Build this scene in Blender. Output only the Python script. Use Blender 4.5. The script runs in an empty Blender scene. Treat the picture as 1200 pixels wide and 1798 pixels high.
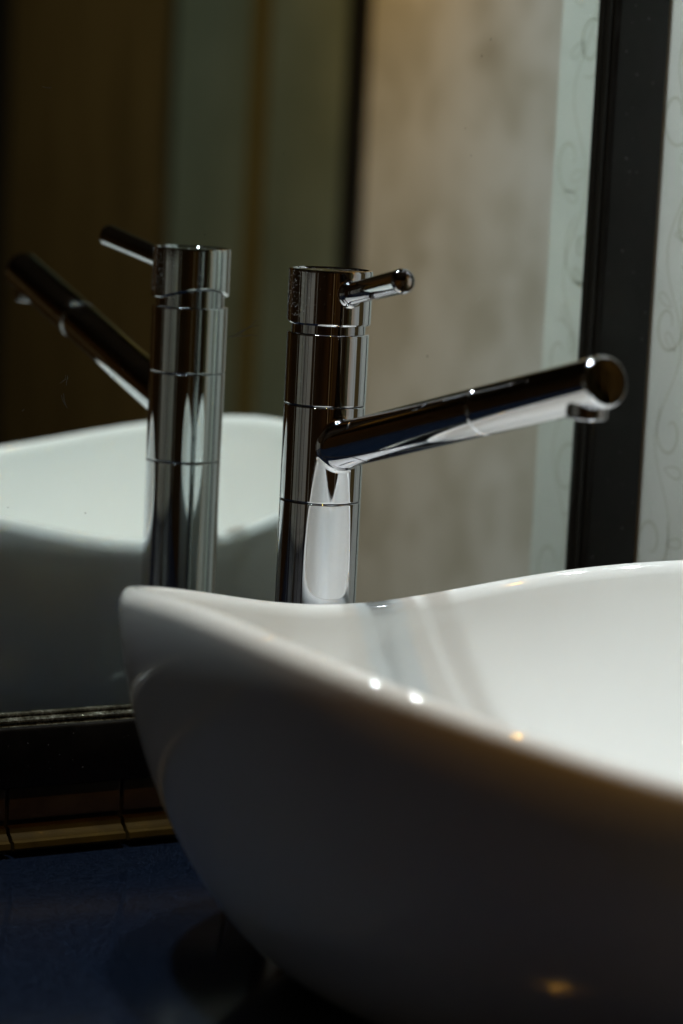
import bpy, bmesh, math, random
from mathutils import Vector, Matrix
random.seed(7)
S = bpy.context.scene
C = S.collection
R = math.radians

# ------------------------------------------------------------------ camera
cam_d = bpy.data.cameras.new('camera')
cam_d.sensor_fit = 'VERTICAL'; cam_d.sensor_height = 36.0; cam_d.sensor_width = 24.0
cam_d.lens = 101.65
cam_d.clip_start = 0.02; cam_d.clip_end = 100
cam_d.dof.use_dof = True
cam_d.dof.focus_distance = 1.585
cam_d.dof.aperture_fstop = 4.5
cam = bpy.data.objects.new('camera', cam_d); C.objects.link(cam)
_F = Vector((0.5018551, 0.85296334, -0.14350958)); _R = Vector((0.8644306, -0.50035961, 0.04898976)); _U = Vector((0.03001993, 0.14863983, 0.98843563))
cam.matrix_world = Matrix(((_R.x, _U.x, -_F.x, -0.78967547), (_R.y, _U.y, -_F.y, -1.44912377), (_R.z, _U.z, -_F.z, 0.22204052), (0, 0, 0, 1)))
S.camera = cam

# ------------------------------------------------------------------ world, exposure
w = bpy.data.worlds.new('World'); S.world = w; w.use_nodes = True
w.node_tree.nodes['Background'].inputs[0].default_value = (0.05, 0.05, 0.055, 1)
w.node_tree.nodes['Background'].inputs[1].default_value = 0.02
S.view_settings.view_transform = 'Standard'; S.view_settings.look = 'None'
S.view_settings.exposure = 0.0; S.view_settings.gamma = 1.0
S.cycles.use_denoising = True
S.cycles.max_bounces = 12; S.cycles.glossy_bounces = 8; S.cycles.diffuse_bounces = 5
S.cycles.sample_clamp_indirect = 60.0
S.cycles.blur_glossy = 0.1

# ------------------------------------------------------------------ lamps: basin and warm downlights, plus added fill lights for the room
def downlight(name, loc, power, col, size=0.075, spread=150, aim=None):
    l = bpy.data.lights.new(name, 'AREA'); l.shape = 'DISK'; l.size = size; l.energy = power; l.color = col
    l.spread = R(spread)
    o = bpy.data.objects.new(name, l); o.location = loc; C.objects.link(o)
    if aim: o.rotation_euler = (Vector(aim) - Vector(loc)).to_track_quat('-Z', 'Y').to_euler()
    return o
downlight('basin_downlight', (-0.39, -0.078, 1.27), 2.9, (0.84, 0.965, 1.0), 0.055, 100, (0.17, -0.26, 0.0))
downlight('basin_downlight', (-0.16, -0.15, 1.29), 1.7, (0.90, 0.98, 1.0), 0.055, 96, (-0.02, -0.28, 0.0))
downlight('left_fill', (-0.98, -0.33, 1.33), 0.8, (0.86, 0.96, 1.0), 0.06, 46)  # added fill, brightens the left panels that the chrome mirrors
downlight('warm_downlight', (-0.23, -0.745, 1.26), 1.5, (1.0, 0.48, 0.07), 0.04, 112)
downlight('side_wall_fill', (0.58, -0.80, 1.33), 4.7, (0.76, 0.89, 1.0), 0.07, 70)  # added fill, cool wash over the side wall in the mirror
downlight('amber_wall_fill', (0.70, -1.30, 1.33), 1.2, (1.0, 0.54, 0.14), 0.07, 50, (0.92, -1.34, 0.28))  # added fill, aimed for an amber glow high on the side wall
downlight('rear_fill', (0.35, -2.05, 1.33), 3.1, (1.0, 0.92, 0.74), 0.07, 100)  # added fill, lifts the dim partition and door in the mirror
downlight('back_wall_fill', (-0.55, -2.35, 1.33), 3.2, (1.0, 0.55, 0.16), 0.07, 80)  # added fill, warms the back wall and its amber strip

# ------------------------------------------------------------------ helpers
def mat(name, base=(0.5, 0.5, 0.5), rough=0.5, metal=0.0, ior=1.5, spec=0.5, coat=0.0):
    m = bpy.data.materials.new(name); m.use_nodes = True
    b = m.node_tree.nodes['Principled BSDF']
    b.inputs['Base Color'].default_value = (*base, 1); b.inputs['Roughness'].default_value = rough
    b.inputs['Metallic'].default_value = metal; b.inputs['IOR'].default_value = ior
    b.inputs['Specular IOR Level'].default_value = spec
    b.inputs['Coat Weight'].default_value = coat; b.inputs['Coat Roughness'].default_value = 0.04
    return m
def N(m, t, **kw):
    n = m.node_tree.nodes.new(t)
    for k, v in kw.items():
        if hasattr(n, k): setattr(n, k, v)
        else: n.inputs[k].default_value = v
    return n
def L(m, a, b): m.node_tree.links.new(a, b)
def coords(m, scale=(1, 1, 1)):
    t = N(m, 'ShaderNodeTexCoord'); mp = N(m, 'ShaderNodeMapping'); mp.inputs['Scale'].default_value = scale
    L(m, t.outputs['Object'], mp.inputs['Vector']); return mp.outputs['Vector']
def ramp(m, fac, stops):
    r = N(m, 'ShaderNodeValToRGB'); e = r.color_ramp.elements
    while len(e) < len(stops): e.new(0.5)
    for i, (p, c) in enumerate(stops): e[i].position = p; e[i].color = (*c, 1) if len(c) == 3 else c
    L(m, fac, r.inputs[0]); return r.outputs[0]
def noise(m, vec, scale, detail=4, rough=0.55, dist=0.0):
    n = N(m, 'ShaderNodeTexNoise'); n.inputs['Scale'].default_value = scale; n.inputs['Detail'].default_value = detail
    n.inputs['Roughness'].default_value = rough; n.inputs['Distortion'].default_value = dist
    L(m, vec, n.inputs['Vector']); return n.outputs['Fac']
def bsdf(m): return m.node_tree.nodes['Principled BSDF']
def bump(m, h, strength, dist):
    b = N(m, 'ShaderNodeBump'); b.inputs['Strength'].default_value = strength; b.inputs['Distance'].default_value = dist
    L(m, h, b.inputs['Height']); L(m, b.outputs['Normal'], bsdf(m).inputs['Normal'])

# ------------------------------------------------------------------ materials
M = {}
m = mat('glazed_ceramic', (0.80, 0.81, 0.79), 0.045, spec=0.5, ior=1.6); M['ceramic'] = m
v = coords(m); n = noise(m, v, 9, 3)
L(m, ramp(m, n, [(0.3, (0.79, 0.80, 0.78)), (0.7, (0.83, 0.84, 0.82))]), bsdf(m).inputs['Base Color'])
n2 = noise(m, v, 60, 2); bump(m, n2, 0.035, 0.0006)
fl = noise(m, v, 7, 6, 0.7, 1.2)
L(m, ramp(m, fl, [(0.45, (0.035,) * 3), (0.75, (0.10,) * 3)]), bsdf(m).inputs['Roughness'])

def chrome(name, c0, smear=0.10):
    m = mat(name, c0, 0.03, 1.0)
    v = coords(m, (1, 1, 0.55))
    s = noise(m, v, 55, 6, 0.62, 1.4)
    f = ramp(m, s, [(0.0, (0.018,) * 3), (0.53, (0.022,) * 3), (0.70, (smear,) * 3), (1, (smear * 1.6,) * 3)])
    L(m, f, bsdf(m).inputs['Roughness'])
    d = noise(m, coords(m), 900, 2, 0.5)
    L(m, ramp(m, d, [(0.0, c0), (0.70, c0), (0.78, (c0[0] * .8, c0[1] * .8, c0[2] * .8)), (1, c0)]), bsdf(m).inputs['Base Color'])
    bump(m, noise(m, v, 24, 2), 0.05, 0.0006)
    return m
M['chrome'] = chrome('polished_chrome', (0.70, 0.70, 0.73), 0.11)
M['chrome_dull'] = chrome('satin_chrome', (0.55, 0.55, 0.58), 0.2)
M['cap_reflection'] = chrome('dark_reflection_chrome', (0.035, 0.033, 0.026), 0.3)  # dark room reflection painted into the base colour of the spout end
M['gap'] = mat('black_rubber', (0.02, 0.02, 0.02), 0.7)

m = mat('mirror_silver', (0.86, 0.92, 0.89), 0.0, 1.0); M['mirror'] = m
v = coords(m)
sm = noise(m, v, 14, 6, 0.7, 1.0)
L(m, ramp(m, sm, [(0.0, (0.0, 0.0, 0.0)), (0.66, (0.0, 0.0, 0.0)), (0.80, (0.05, 0.05, 0.05))]), bsdf(m).inputs['Roughness'])

m = mat('dark_stained_wood', (0.012, 0.010, 0.008), 0.33, spec=0.25); M['frame'] = m
v = coords(m, (1, 1, 1)); n = noise(m, v, 70, 6, 0.6, 0.4)
L(m, ramp(m, n, [(0.3, (0.004, 0.0034, 0.0027)), (0.7, (0.008, 0.007, 0.0055))]), bsdf(m).inputs['Base Color'])
L(m, ramp(m, n, [(0.3, (0.28,) * 3), (0.8, (0.5,) * 3)]), bsdf(m).inputs['Roughness'])
bump(m, n, 0.15, 0.0005)

M['frame_bead_clean'] = mat('black_bead', (0.009, 0.008, 0.006), 0.3, spec=0.3)
m = mat('dusty_lacquer', (0.02, 0.018, 0.014), 0.2, spec=0.6); M['frame_bead'] = m
v = coords(m); n = noise(m, v, 420, 4, 0.75); n3 = noise(m, v, 40, 4, 0.6)
mx = N(m, 'ShaderNodeMath', operation='MULTIPLY'); L(m, n, mx.inputs[0]); L(m, n3, mx.inputs[1])
L(m, ramp(m, mx.outputs[0], [(0.0, (0.010, 0.009, 0.006)), (0.20, (0.03, 0.028, 0.018)), (0.30, (0.10, 0.10, 0.075)), (0.45, (0.32, 0.32, 0.28))]), bsdf(m).inputs['Base Color'])
L(m, ramp(m, mx.outputs[0], [(0.28, (0.16,) * 3), (0.42, (0.6,) * 3)]), bsdf(m).inputs['Roughness'])
bump(m, n, 0.3, 0.0005)

m = mat('dark_blue_stone', (0.008, 0.012, 0.022), 0.13, spec=0.22); M['counter'] = m
v = coords(m); n = noise(m, v, 1400, 2, 0.5); n4 = noise(m, v, 12, 4)
L(m, ramp(m, n, [(0.40, (0.0035, 0.0055, 0.012)), (0.55, (0.006, 0.010, 0.022)), (0.66, (0.025, 0.04, 0.075))]), bsdf(m).inputs['Base Color'])
L(m, ramp(m, n4, [(0.3, (0.10,) * 3), (0.75, (0.17,) * 3)]), bsdf(m).inputs['Roughness'])

def wallpaper(name, a, b, sc=16):
    m = mat(name, a, 0.6, spec=0.3)
    v = coords(m); n = noise(m, v, sc, 5, 0.6); 
    L(m, ramp(m, n, [(0.3, a), (0.7, b)]), bsdf(m).inputs['Base Color'])
    g = noise(m, coords(m, (1, 1, 8)), 900, 2)
    bump(m, g, 0.12, 0.0003)
    return m
M['paper'] = wallpaper('pale_wallpaper', (0.58, 0.61, 0.56), (0.65, 0.67, 0.62))
M['paper_print'] = mat('olive_print', (0.49, 0.51, 0.43), 0.55)
m = mat('mottled_wallpaper', (0.5, 0.48, 0.4), 0.6, spec=0.3); M['paper_far'] = m
v = coords(m, (1, 1, .8)); n = noise(m, v, 17, 3, 0.5, 0.8)
vo = N(m, 'ShaderNodeTexVoronoi'); vo.inputs['Scale'].default_value = 11; L(m, v, vo.inputs['Vector'])
ad = N(m, 'ShaderNodeMath', operation='MULTIPLY_ADD'); L(m, vo.outputs['Distance'], ad.inputs[0]); ad.inputs[1].default_value = 0.35; L(m, n, ad.inputs[2])
L(m, ramp(m, ad.outputs[0], [(0.36, (0.38, 0.36, 0.30)), (0.55, (0.48, 0.47, 0.41)), (0.80, (0.60, 0.60, 0.56))]), bsdf(m).inputs['Base Color'])
M['wood'] = mat('brown_wood', (0.09, 0.055, 0.02), 0.4)
m = M['wood']; n = noise(m, coords(m, (1, 1, 0.12)), 30, 5, 0.6, 1.0)
L(m, ramp(m, n, [(0.3, (0.075, 0.048, 0.014)), (0.7, (0.13, 0.088, 0.030))]), bsdf(m).inputs['Base Color'])
m = mat('frosted_glass_panel', (0.18, 0.20, 0.15), 0.35); M['panel'] = m
n = noise(m, coords(m), 6, 3); L(m, ramp(m, n, [(0.3, (0.14, 0.175, 0.13)), (0.7, (0.20, 0.24, 0.185))]), bsdf(m).inputs['Base Color'])
M['brass'] = mat('aged_brass', (0.20, 0.16, 0.05), 0.4, 0.4)
M['black'] = mat('black_lacquer', (0.008, 0.008, 0.007), 0.3)
M['plaster'] = wallpaper('brown_plaster', (0.050, 0.030, 0.013), (0.070, 0.043, 0.020), 5)
M['ceiling'] = mat('ceiling_paint', (0.07, 0.055, 0.04), 0.8)
M['floor'] = mat('dark_floor_tile', (0.03, 0.02, 0.011), 0.3)
m = mat('brown_glazed_tile', (0.05, 0.032, 0.015), 0.3); M['tile'] = m
n = noise(m, coords(m), 60, 4); L(m, ramp(m, n, [(0.3, (0.045, 0.03, 0.014)), (0.7, (0.08, 0.055, 0.026))]), bsdf(m).inputs['Base Color'])
m = mat('ochre_glazed_tile', (0.30, 0.20, 0.06), 0.6, spec=0.12); M['ochre'] = m
n = noise(m, coords(m), 50, 4); L(m, ramp(m, n, [(0.3, (0.030, 0.018, 0.002)), (0.7, (0.055, 0.032, 0.0025))]), bsdf(m).inputs['Base Color'])
M['grout'] = mat('dark_grout', (0.02, 0.016, 0.012), 0.85)

# ------------------------------------------------------------------ mesh helpers
def link(name, verts, faces, m, parent=None, sharp=32, smooth=True):
    me = bpy.data.meshes.new(name); me.from_pydata([tuple(p) for p in verts], [], faces); me.update()
    bm = bmesh.new(); bm.from_mesh(me); bmesh.ops.recalc_face_normals(bm, faces=bm.faces); bm.to_mesh(me); bm.free()
    if smooth:
        me.shade_smooth()
        if sharp: me.set_sharp_from_angle(angle=R(sharp))
    me.materials.append(m)
    o = bpy.data.objects.new(name, me); C.objects.link(o)
    if parent: o.parent = parent
    return o
def tag(o, label=None, cat=None, group=None, kind=None):
    for k, x in (('label', label), ('category', cat), ('group', group), ('kind', kind)):
        if x: o[k] = x
    return o
def empty(name, loc=(0, 0, 0)):
    o = bpy.data.objects.new(name, None); o.location = loc; o.empty_display_size = 0.02; C.objects.link(o); return o
def box(name, a, b, m, parent=None, bev=0.0):
    bm = bmesh.new(); bmesh.ops.create_cube(bm, size=1)
    for vt in bm.verts:
        for i in range(3): vt.co[i] = (a[i] + b[i]) / 2 + vt.co[i] * (b[i] - a[i])
    if bev: bmesh.ops.bevel(bm, geom=bm.edges[:], offset=bev, segments=3, affect='EDGES', profile=0.5)
    me = bpy.data.meshes.new(name); bm.to_mesh(me); bm.free()
    if bev: me.shade_smooth(); me.set_sharp_from_angle(angle=R(40))
    me.materials.append(m); o = bpy.data.objects.new(name, me); C.objects.link(o)
    if parent: o.parent = parent
    return o
def frame_of(axis):
    a = Vector(axis).normalized(); up = Vector((0, 0, 1)) if abs(a.z) < .9 else Vector((1, 0, 0))
    x = a.cross(up).normalized(); return x, a.cross(x).normalized(), a
def support(prof, e=.00025):
    out = [prof[0]]
    for p, q in zip(prof, prof[1:]):
        l = math.hypot(q[0] - p[0], q[1] - p[1])
        if l > .0012:
            for f in (e / l, 1 - e / l): out.append((p[0] + (q[0] - p[0]) * f, p[1] + (q[1] - p[1]) * f))
        out.append(q)
    return out
def lathe(name, prof, m, parent=None, org=(0, 0, 0), axis=(0, 0, 1), n=96, sharp=32):
    """prof: (radius, distance along axis)"""
    x, y, a = frame_of(axis); org = Vector(org); V = []; Fc = []
    prof = support(prof)
    for r, h in prof:
        for k in range(n):
            t = 2 * math.pi * k / n
            V.append(org + a * h + (x * math.cos(t) + y * math.sin(t)) * r)
    for i in range(len(prof) - 1):
        for k in range(n):
            k2 = (k + 1) % n; Fc.append((i * n + k, i * n + k2, (i + 1) * n + k2, (i + 1) * n + k))
    if prof[0][0] > 1e-6: Fc.append(tuple(range(n))[::-1])
    if prof[-1][0] > 1e-6: Fc.append(tuple(range((len(prof) - 1) * n, len(prof) * n)))
    o = link(name, V, Fc, m, parent, sharp)
    if prof[0][0] <= 1e-6 or prof[-1][0] <= 1e-6:
        bm = bmesh.new(); bm.from_mesh(o.data); bmesh.ops.remove_doubles(bm, verts=bm.verts, dist=1e-7); bm.to_mesh(o.data); bm.free()
    return o
def chamfered(r, h0, h1, c=0.0006, c1=None):
    c1 = c if c1 is None else c1
    def arc(cx, cy, cc, a0, a1): return [(cx + cc * math.cos(R(a0 + (a1 - a0) * i / 4)), cy + cc * math.sin(R(a0 + (a1 - a0) * i / 4))) for i in range(5)]
    n = 8
    return arc(r - c, h0 + c, c, -90, 0) + [(r, h0 + c + (h1 - h0 - c - c1) * i / n) for i in range(1, n)] + arc(r - c1, h1 - c1, c1, 0, 90)

# ------------------------------------------------------------------ room (setting)
ZC = -0.209            # counter top
FLOOR, CEIL = -1.06, 1.35
tag(box('floor', (-1.9, -2.7, FLOOR - .05), (1.2, 0.2, FLOOR), M['floor']), kind='structure')
tag(box('ceiling', (-1.9, -2.7, CEIL), (1.2, 0.2, CEIL + .05), M['ceiling']), kind='structure')
tag(box('mirror_wall', (-1.9, 0.006, FLOOR), (0.2735, 0.12, CEIL), M['plaster']), kind='structure')
tag(box('back_wall', (-1.9, -2.75, FLOOR), (1.2, -2.65, CEIL), M['plaster']), kind='structure')
tag(box('left_wall', (-1.30, -2.65, FLOOR), (-1.20, 0.12, CEIL), M['plaster']), kind='structure')

# wallpapered return of wall right of the mirror
SX, SD = 0.2745, -0.112
pier = box('wall_pier', (SX, SD, FLOOR), (0.92, 0.12, CEIL), M['paper'], bev=0.0012)
tag(pier, 'pale green grey wallpapered wall end with olive scroll print, right of the dark mirror frame', 'wall')
# printed vine scrolls, thin ribbons lying on the paper
def ribbon(V, Fc, pts, wd):
    k0 = len(V)
    for i, p in enumerate(pts):
        a = pts[max(0, i - 1)]; b = pts[min(len(pts) - 1, i + 1)]
        t = (b[0] - a[0], b[1] - a[1]); l = math.hypot(*t) or 1; nx, ny = -t[1] / l, t[0] / l
        ww = wd * (0.35 + 0.65 * math.sin(math.pi * (i + .5) / len(pts)) ** 0.5)
        V.append((p[0] + nx * ww / 2, p[1] + ny * ww / 2)); V.append((p[0] - nx * ww / 2, p[1] - ny * ww / 2))
    for i in range(len(pts) - 1):
        k = k0 + 2 * i; Fc.append((k, k + 1, k + 3, k + 2))
def spiral(cx, cy, r0, a0, turns, s):
    n = 44
    return [(cx + r0 * (1 - .78 * i / n) * math.cos(a0 + s * turns * 2 * math.pi * i / n), cy + 1.25 * r0 * (1 - .78 * i / n) * math.sin(a0 + s * turns * 2 * math.pi * i / n)) for i in range(n + 1)]
def leaf(cx, cy, l, a):
    pts = []
    for i in range(21):
        t = 2 * math.pi * i / 20; u = l * (0.5 - 0.5 * math.cos(t)); q = l * 0.26 * math.sin(t) * math.sin(t / 2)
        pts.append((cx + u * math.cos(a) - q * math.sin(a), cy + u * math.sin(a) + q * math.cos(a)))
    return pts
def scroll_field(y0, y1, z0, z1, rnd):
    V, Fc = [], []
    z = z0; col = 0
    cells = []
    while z < z1:
        stem = []
        z += 0.052
    ncol = max(1, round((y1 - y0) / 0.06))
    for c in range(ncol):
        yc = y0 + (c + .5) * (y1 - y0) / ncol
        z = z0 + rnd.uniform(0, .04); s = 1 if c % 2 else -1
        stem = [(yc + .010 * math.sin((zz - z0) * 55 + c * 2), zz) for zz in [z0 + (z1 - z0) * i / 400 for i in range(401)]]
        ribbon(V, Fc, stem, .0013)
        while z < z1:
            r = rnd.uniform(.015, .024)
            ribbon(V, Fc, spiral(yc + s * rnd.uniform(.004, .012), z, r, rnd.uniform(0, 6.28), rnd.uniform(.9, 1.5), s), .0020)
            for q in range(rnd.choice((1, 2, 3))):
                ribbon(V, Fc, leaf(yc + rnd.uniform(-.016, .016), z + rnd.uniform(-.025, .025), rnd.uniform(.012, .020), rnd.uniform(0, 6.28)), .0012)
            z += rnd.uniform(.055, .075); s = -s
    return V, Fc
V, Fc = scroll_field(SD + .002, 0.0, -.2, 0.75, random.Random(3))
V = [(SX - .00006, min(-.0005, max(SD + .002, a)), b) for a, b in V]
pr = link('scroll_print', V, Fc, M['paper_print'], pier, smooth=False); pr['kind'] = 'stuff'

# side wall of the room seen in the mirror: wallpaper, door post, panels, wood door
XW = 0.92
tag(box('side_wall', (XW, -1.443, FLOOR), (XW + .1, SD, CEIL), M['paper_far']), kind='structure')
post = box('door_post', (XW - .008, -1.486, FLOOR), (XW + .06, -1.444, CEIL), M['black'], bev=.003)
tag(post, 'black lacquered door post reflected beside the tan wall, between it and the green grey panels', 'door post')
scr = empty('panel_screen', (XW, -1.62, FLOOR))
tag(scr, 'dim green grey panelled partition with an olive strip, reflected behind the tap', 'partition')
def lbox(n_, a, b, mm, par, bev=0.0):
    o = box(n_, tuple(a[i] - par.location[i] for i in range(3)), tuple(b[i] - par.location[i] for i in range(3)), mm, None, bev); o.parent = par; return o
lbox('panel', (XW, -1.686, FLOOR), (XW + .03, -1.487, CEIL), M['panel'], scr, .002)
lbox('strip', (XW - .008, -1.720, FLOOR), (XW + .03, -1.687, CEIL), M['brass'], scr, .002)
lbox('panel', (XW, -1.938, FLOOR), (XW + .03, -1.721, CEIL), M['panel'], scr, .002)
door = empty('wooden_door', (XW, -2.15, FLOOR))
tag(door, 'dark brown wooden door reflected at the far left of the mirror', 'door')
lbox('door_leaf', (XW - .01, -2.447, FLOOR), (XW + .03, -1.939, 1.1), M['wood'], door, .003)
lbox('lintel', (XW - .02, -2.447, 1.102), (XW + .05, -1.939, CEIL), M['black'], door, .003)
lbox('door_jamb', (XW - .02, -2.52, FLOOR), (XW + .05, -2.448, CEIL), M['black'], door, .003)
tag(box('side_wall_far', (XW, -2.65, FLOOR), (XW + .1, -2.522, CEIL), M['plaster']), kind='structure')
# unseen panels added to put pale, amber and dark bands into the chrome
for x0, x1 in ((-0.98, -0.90), (0.40, 0.46)):
    o = box('chrome_band_panel', (x0, -2.65, -.8), (x1, -2.63, .15), M['paper']); tag(o, kind='structure')
for y0, y1 in ((-.66, -.635), (-.46, -.215), (-.19, -.002)):
    o = box('chrome_band_panel', (-1.20, y0, -.208), (-1.185, y1, .05), M['paper']); tag(o, kind='structure')
tag(box('chrome_band_panel', (-.66, -2.65, -.9), (-.58, -2.62, CEIL - .02), M['brass']), kind='structure')  # added strip for the thin amber line on the column
tag(box('chrome_band_panel', (XW - .03, -.60, -.9), (XW, -.30, CEIL - .02), M['wood']), kind='structure')  # added for the dark band near the column's right edge

# ------------------------------------------------------------------ tiling between frame and counter
til = box('backsplash', (-1.2, -0.001, ZC), (0.272, 0.0055, -0.170), M['grout'])
tag(til, 'dark brown tile splashback with an ochre tile ledge under the mirror frame', 'splashback')
x = -0.075 - 0.071 * 15
rt = random.Random(5)
tile_mesh = None
while x < 0.20:
    a, b = x + .0012, x + .071 - .0012
    if b < 0.272:
        dy = rt.uniform(-.0003, .0003)
        box('tile', (a, -.0035 + dy, -.1895), (b, -.0012, -.1712), M['tile'], til, .0007)
        # sloping ochre ledge tile
        pf = [(-.0012, -.1925), (-.005, -.1935), (-.0060, -.1962), (-.0085, -.1975), (-.0100, -.1995), (-.0125, -.2003), (-.0130, -.2035), (-.0120, -.2050), (-.0012, -.2052)]
        Vv = [(xx, py + dy, pz) for xx in (a, b) for py, pz in pf]; k = len(pf)
        Ff = [(i, (i + 1) % k, k + (i + 1) % k, k + i) for i in range(k)] + [tuple(range(k)), tuple(range(k, 2 * k))]
        link('ledge_tile', Vv, Ff, M['ochre'], til, sharp=30)
    x += .071

# ------------------------------------------------------------------ mirror with frame
mir = empty('wall_mirror', (-.4, 0, -.17))
tag(mir, 'large wall mirror in a dark stained wood frame behind the chrome tap', 'mirror')
MX0, MX1, MZ0, MZ1 = -1.0, 0.226, -0.1285, 1.22
lbox('mirror_glass', (MX0 - .004, 0.0, MZ0 - .004), (MX1 + .004, 0.005, MZ1 + .004), M['mirror'], mir)
# moulding section: (distance outward from the inner edge, y)
bead = [(0, .0002), (0, -.0016), (.0006, -.0022), (.0016, -.0022), (.0021, -.0014), (.0026, -.0014), (.0032, -.0034), (.0042, -.0046), (.0054, -.0046), (.0062, -.0036), (.0067, -.0030), (.0072, -.0036), (.0080, -.0052)]
flat = [(.0080, -.0052), (.0084, -.0066), (.0092, -.0074), (.0105, -.0077), (.0440, -.0077), (.0460, -.0073), (.0466, -.0062), (.0466, .0055)]
def rail(side):
    def P(d, y, s):   # s = 0/1 along the rail, mitred ends
        l, r_, b_, t_ = MX0 - d, MX1 + d, MZ0 - d * .90, MZ1 + d
        if side == 'b': return (l if s == 0 else r_, y, b_)
        if side == 't': return (l if s == 0 else r_, y, t_)
        if side == 'l': return (l, y, b_ if s == 0 else t_)
        return (r_, y, b_ if s == 0 else t_)
    fr = None
    for nm, pf, mm in (('frame_rail', flat, M['frame']), ('bead_moulding', bead, M['frame_bead'] if side == 'b' else M['frame_bead_clean'])):
        V = []; Fc = []; ns = 2
        for s in (0, 1):
            for d, y in pf:
                p = P(d, y, s); V.append((p[0] - mir.location.x, p[1], p[2] - mir.location.z))
        k = len(pf)
        for i in range(k - 1): Fc.append((i, i + 1, k + i + 1, k + i))
        o = link(nm, V, Fc, mm, mir if fr is None else fr, sharp=50)
        if fr is None: fr = o
for s_ in 'btlr': rail(s_)

# ------------------------------------------------------------------ countertop
ct = box('countertop', (-1.2, -0.62, ZC - .03), (0.272, 0.0, ZC), M['counter'], bev=.002)
tag(ct, 'dark blue speckled stone countertop under the white bowl, glossy and dim', 'countertop')
cb = box('vanity_cabinet', (-1.18, -0.60, FLOOR + .1), (0.27, 0.0, ZC - .031), M['wood'])
tag(cb, 'dark wooden vanity cabinet below the blue stone countertop', 'cabinet')

# ------------------------------------------------------------------ vessel sink
CX, Q, r0, r1, r2, r3, r4, r6, z0, z1, z2, z3, z4, z6 = (0.004, 0.2994, 0.2153, -0.0233, -0.0079, 0.0055, -0.0018, -0.001, -0.0307, 0.0004, 0.023, -0.0029, -0.0025, 0.0008)
YC = -0.322
def rim(t):
    r = r0 + r1 * math.sin(t) + r2 * math.cos(2 * t) + r3 * math.sin(3 * t) + r4 * math.cos(4 * t) + r6 * math.cos(6 * t)
    z = z0 + z1 * math.sin(t) + z2 * math.cos(2 * t) + z3 * math.sin(3 * t) + z4 * math.cos(4 * t) + z6 * math.cos(6 * t)
    return CX + r * math.cos(t), -Q + r * math.sin(t), z
NT = 256
FOOT = 0.5
LR = 0.0062; LO = 0.009; LI = 0.009
V = []; Fc = []; rows = []
def ring(fn):
    k = len(V)
    for i in range(NT):
        t = 2 * math.pi * i / NT; V.append(fn(t))
    rows.append(k)
def pos(t, s, z, off):
    x, y, zz = rim(t); dx, dy = x - CX, y - YC; l = math.hypot(dx, dy)
    return (CX + dx * s + dx / l * off, YC + dy * s + dy / l * off, z)
# outside, foot to rim
ring(lambda t: pos(t, FOOT - .03, ZC + .0003, 0))
ring(lambda t: pos(t, FOOT, ZC + .0003, 0))
ring(lambda t: pos(t, FOOT + .008, ZC + .0008, 0))
ZB = ZC + .001
US = [1 - (i / 40) ** 1.6 for i in range(1, 41)]
for u in US:
    s = FOOT + (1 - FOOT) * max(0, 1 - u ** 1.6) ** .55
    if s < FOOT + .012: continue
    def f(t, u=u, s=s):
        zr = rim(t)[2] - LO; return pos(t, s, zr * (1 - u) + ZB * u, 0)
    ring(f)
# rolled lip
for i in range(1, 17):
    a = math.pi * i / 17
    def f(t, a=a):
        h = LO if a < math.pi / 2 else LI; return pos(t, 1, rim(t)[2] - h + h * math.sin(a), -LR + LR * math.cos(a))
    ring(f)
# inside
TH = 2 * LR
ZI = ZC + .016
UM = .86
def inner(u): return .47 / .97 + (1 - .47 / .97) * max(0, 1 - u ** 1.6) ** .55
for i in range(0, 46):
    if i <= 30:
        u = UM * i / 30; s = inner(u); q = u
    else:
        k = (i - 30) / 15; s = inner(UM) * (1 - k) ; q = 1 - (1 - UM) * (1 - k) ** 3
    def f(t, q=q, s=s):
        zr = rim(t)[2] - LI
        x, y, z = pos(t, 1, zr * (1 - q) + ZI * q, -TH)
        return (CX + (x - CX) * s, YC + (y - YC) * s, z)
    if s > 0.02 and i > 0: ring(f)
for a, b in zip(rows, rows[1:]):
    for i in range(NT):
        j = (i + 1) % NT; Fc.append((a + i, a + j, b + j, b + i))
Fc.append(tuple(rows[0] + i for i in range(NT)))
V.append((CX, YC, ZI)); c_ = len(V) - 1
for i in range(NT): Fc.append((rows[-1] + i, rows[-1] + (i + 1) % NT, c_))
sink = empty('vessel_sink', (CX, YC, ZC))
tag(sink, 'white glazed ceramic vessel sink with a wavy rim on the dark countertop', 'sink')
V = [(a - CX, b - YC, c - ZC) for a, b, c in V]
bowl = link('bowl', V, Fc, M['ceramic'], sink, sharp=0)
lathe('drain', [(.0001, ZI - ZC + .004), (.012, ZI - ZC + .0038), (.022, ZI - ZC + .0025), (.0225, ZI - ZC - .003)], M['chrome'], sink, n=48)

# ------------------------------------------------------------------ faucet
PY = 0.083; RC = 0.0225; RH = 0.0230
fx = empty('basin_faucet', (0, -PY, ZC))
tag(fx, 'tall polished chrome mixer tap with straight spout and pin lever behind the white bowl', 'faucet')
Z = lambda z: z - ZC
lathe('base_flange', [(.024, 0.0003), (.0285, .0003), (.0290, .0012), (.0290, .0045), (.0283, .0055), (.0226, .006)], M['chrome'], fx)
body = lathe('column', chamfered(RC, .006, Z(-.0002), .0006), M['chrome'], fx)
collar = lathe('spout_collar', chamfered(RC, Z(.0002), Z(.0526), .0006), M['chrome'], fx)
upper = lathe('upper_column', chamfered(RC, Z(.0530), Z(.0921), .0006, .0009), M['chrome'], fx)
lathe('neck', [(.0, Z(.0915)), (.0203, Z(.0917)), (.0203, Z(.0921)), (.0203, Z(.1045)), (0, Z(.1045))], M['chrome_dull'], fx)
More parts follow.
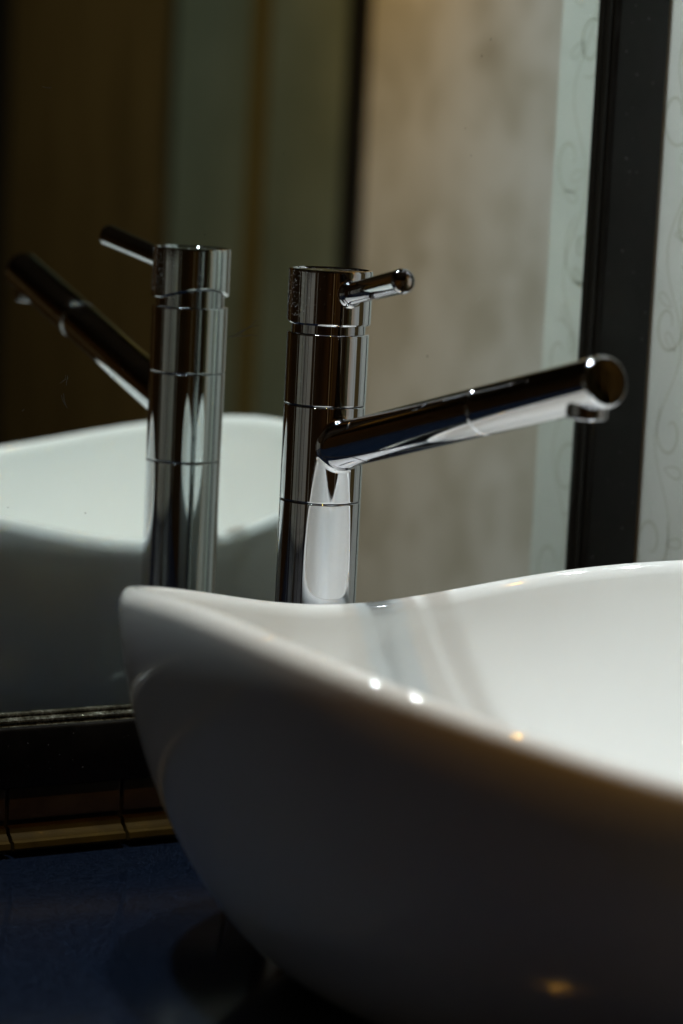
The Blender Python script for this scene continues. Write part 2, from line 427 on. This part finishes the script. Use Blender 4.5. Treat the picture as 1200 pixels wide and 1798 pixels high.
lathe('seam_ring', [(RC - .0009, Z(-.001)), (RC - .0009, Z(.001))], M['gap'], fx)
lathe('seam_ring', [(RC - .0009, Z(.0520)), (RC - .0009, Z(.0536))], M['gap'], fx)
# lever cap: underside cut up towards the mirror
def cap():
    n = 128; V = []; Fc = []; zt = Z(.1267); zb = Z(.0968)
    def raise_(t, r): 
        return .0062 * max(0, math.sin(t) * r / RH) ** 1.6
    prof = [('b', .0206, .0012), ('b', .0212, .0), ('b', RH - .0010, .0), ('b', RH - .0003, .0003), ('b', RH, .0010)]
    prof += [('m', RH, f) for f in (.01, .3, .5, .7, .99)]
    prof += [('t', RH, -.0010), ('t', RH - .0003, -.0003), ('t', RH - .0010, 0), ('t', RH - .0022, -.0001), ('t', RH - .0026, -.0007), ('t', RH - .0030, -.0007), ('t', .012, -.0007), ('t', .0001, -.0007)]
    for kind, r, q in prof:
        for k in range(n):
            t = 2 * math.pi * k / n; lo = zb + raise_(t, r)
            zz = lo + q if kind == 'b' else (zt + q if kind == 't' else lo + .001 + (zt - lo - .002) * q)
            V.append((r * math.cos(t), r * math.sin(t), zz))
    for i in range(len(prof) - 1):
        for k in range(n):
            k2 = (k + 1) % n; Fc.append((i * n + k, i * n + k2, (i + 1) * n + k2, (i + 1) * n + k))
    V.append((0, 0, zb + .006)); c0 = len(V) - 1
    for k in range(n): Fc.append((k, (k + 1) % n, c0))
    return link('lever_cap', V, Fc, M['chrome'], fx, sharp=32)
capo = cap()

def fillet(name, A, D, r, RCc, dl, parent, n=96, m=7):
    """blend between a tube (axis A + tD, radius r) and the vertical cylinder of radius RCc round the z axis"""
    A = Vector(A); x, y, D = frame_of(D); V = []; Fc = []
    def hit(rr, ph):
        o = A + (x * math.cos(ph) + y * math.sin(ph)) * rr
        a = D.x ** 2 + D.y ** 2; b = 2 * (o.x * D.x + o.y * D.y); c = o.x ** 2 + o.y ** 2 - RCc ** 2
        t = (-b + math.sqrt(max(0, b * b - 4 * a * c))) / (2 * a); return o + D * t
    for k in range(n):
        ph = 2 * math.pi * k / n
        p1 = hit(r, ph); p0 = p1 + D * dl; p2 = hit(r + dl * .8, ph)
        for i in range(m + 1):
            s = i / m; p = p0 * (1 - s) ** 2 + p1 * 2 * s * (1 - s) + p2 * s * s
            # keep it a hair proud of both surfaces
            V.append(p)
    w_ = m + 1
    for k in range(n):
        k2 = (k + 1) % n
        for i in range(m): Fc.append((k * w_ + i, k * w_ + i + 1, k2 * w_ + i + 1, k2 * w_ + i))
    return link(name, V, Fc, M['chrome'], parent, sharp=0)

# spout
D = Vector((0.019, -0.96778, 0.25180)).normalized(); RS = 0.0127
A = Vector((0, -RC, Z(.0326))) - D * (RC * .8)
LS = .2418 + RC * .8
jt = RC * .8 + .2403 * .585
spout = lathe('spout', [(RS - .0005, 0), (RS, .0003)] + [(RS, jt * i / 10) for i in range(1, 10)] + [(RS, jt - .0010), (RS - .0003, jt - .0005), (RS - .0008, jt - .0001)], M['chrome'], fx, A, D)
lathe('spout_tip', [(RS - .0008, jt + .0001), (RS - .0003, jt + .0005), (RS, jt + .0010)] + [(RS, jt + (LS - jt) * i / 6) for i in range(1, 6)] + [(RS, LS - .0022), (RS - .0003, LS - .0010), (RS - .0009, LS - .0003), (RS - .0012, LS), (RS - .0015, LS - .0002), (RS - .0017, LS - .0012)], M['chrome'], fx, A, D)
lathe('end_cap', [(RS - .0017, LS - .0014), (RS - .0018, LS - .0006), (.006, LS - .0005), (.0001, LS - .0005)], M['cap_reflection'], fx, A, D)
fillet('spout_fillet', A, D, RS + .00003, RC + .00003, .0030, fx)
# aerator: short upright outlet below the tip
ac = A + D * (LS - .0150)
zo = ac.z - .0158
lathe('aerator', [(.0070, zo + .0018), (.0078, zo + .0004), (.0082, zo), (.0092, zo), (.0098, zo + .0005), (.0100, zo + .0016), (.0100, zo + .0030), (.0100, ac.z - .004)], M['chrome_dull'], fx, (ac.x, ac.y, 0), (0, 0, 1), n=64)

# pin lever
H0 = Vector((0, -RH, Z(.1149))); H1 = Vector((-.0108, -.1771 + PY, Z(.1275)))
HD = (H1 - H0).normalized(); HL = (H1 - H0).length; HA = H0 - HD * .012; HL += .012
lathe('lever', [(.0058, 0)] + [(.0058 + .0008 * i / 10, HL * i / 10) for i in range(1, 10)] + [(.00665, HL - .0016), (.0064, HL - .0007), (.0058, HL - .0001), (.0050, HL), (.0047, HL - .0004), (.0040, HL - .0002), (.0022, HL + .0003), (.0001, HL + .0005)], M['chrome'], capo, HA, HD, n=64)
fillet('lever_socket', HA, HD, .0061, RH + .00003, .0026, capo, n=64)

# ------------------------------------------------------------------ small wear: scratches on the glass, dried drops on the cap, dust on the frame
def squiggle(x, z, ln, ang, amp, rnd):
    pts = []; a = ang
    for i in range(14):
        pts.append((x, z)); a += rnd.uniform(-amp, amp); x += math.cos(a) * ln / 13; z += math.sin(a) * ln / 13
    return pts
rs_ = random.Random(11); V = []; Fc = []
spots = [(-.138, .217, .006, -.3, .5, 1), (-.205, .172, .0045, .1, .5, 1), (-.118, .060, .006, -1.5, .3, 2), (-.120, .050, .008, -1.45, .12, 2), (-.018, .082, .020, .12, .22, 3)]
for k in range(26): spots.append((rs_.uniform(-.22, .15), rs_.uniform(-.1, .26), rs_.uniform(.0006, .0018), rs_.uniform(0, 6), .3, 1))
for x, z, ln, a, amp, nn in spots:
    for q in range(nn): ribbon(V, Fc, squiggle(x + q * .0012, z + rs_.uniform(-.001, .001), ln, a, amp, rs_), .00028)
V = [(a - mir.location.x, -.00015, b - mir.location.z) for a, b in V]
M['scratch'] = mat('scratched_glass', (0.05, 0.055, 0.052), 0.5)
o = link('scratch_mark', V, Fc, M['scratch'], mir, smooth=False); o['kind'] = 'stuff'

def specks(name, items, m, parent):
    bm = bmesh.new()
    for p, n_, r in items:
        n_ = Vector(n_).normalized(); x, y, a = frame_of(n_)
        mt = Matrix(((x.x * r, y.x * r, a.x * r * .35, p[0]), (x.y * r, y.y * r, a.y * r * .35, p[1]), (x.z * r, y.z * r, a.z * r * .35, p[2]), (0, 0, 0, 1)))
        bmesh.ops.create_icosphere(bm, subdivisions=1, radius=1.0, matrix=mt)
    me = bpy.data.meshes.new(name); bm.to_mesh(me); bm.free(); me.shade_smooth(); me.materials.append(m)
    o = bpy.data.objects.new(name, me); C.objects.link(o); o.parent = parent; o['kind'] = 'stuff'; return o
M['drop'] = mat('dried_drop', (0.55, 0.55, 0.55), 0.25)
it = []
for k in range(120):
    t = rs_.gauss(math.pi * 1.02, .30); zz = rs_.uniform(Z(.0995), Z(.1255))
    it.append(((RH * math.cos(t), RH * math.sin(t), zz), (math.cos(t), math.sin(t), 0), rs_.uniform(.00010, .00026)))
for k in range(60):
    t = rs_.uniform(math.pi * .9, math.pi * 1.9); zz = rs_.uniform(Z(.0995), Z(.1255))
    it.append(((RH * math.cos(t), RH * math.sin(t), zz), (math.cos(t), math.sin(t), 0), rs_.uniform(.00006, .00014)))
for k in range(70):
    a = rs_.uniform(0, 6.28); q = RH * math.sqrt(rs_.uniform(0, .75))
    it.append(((q * math.cos(a), q * math.sin(a), Z(.1260)), (0, 0, 1), rs_.uniform(.00010, .0003)))
specks('dried_drop', it, M['drop'], capo)
M['dust'] = mat('dust_fleck', (0.35, 0.35, 0.38), 0.8)
it = []
for k in range(46):
    it.append(((rs_.uniform(-.26, -.04) - mir.location.x, -.0078, rs_.uniform(-.168, -.140) - mir.location.z), (0, -1, 0), rs_.uniform(.00008, .00028)))
for k in range(40):
    it.append(((rs_.uniform(.238, .268) - mir.location.x, -.0078, rs_.uniform(-.08, .32) - mir.location.z), (0, -1, 0), rs_.uniform(.0001, .0004)))
specks('dust_fleck', it, M['dust'], mir)
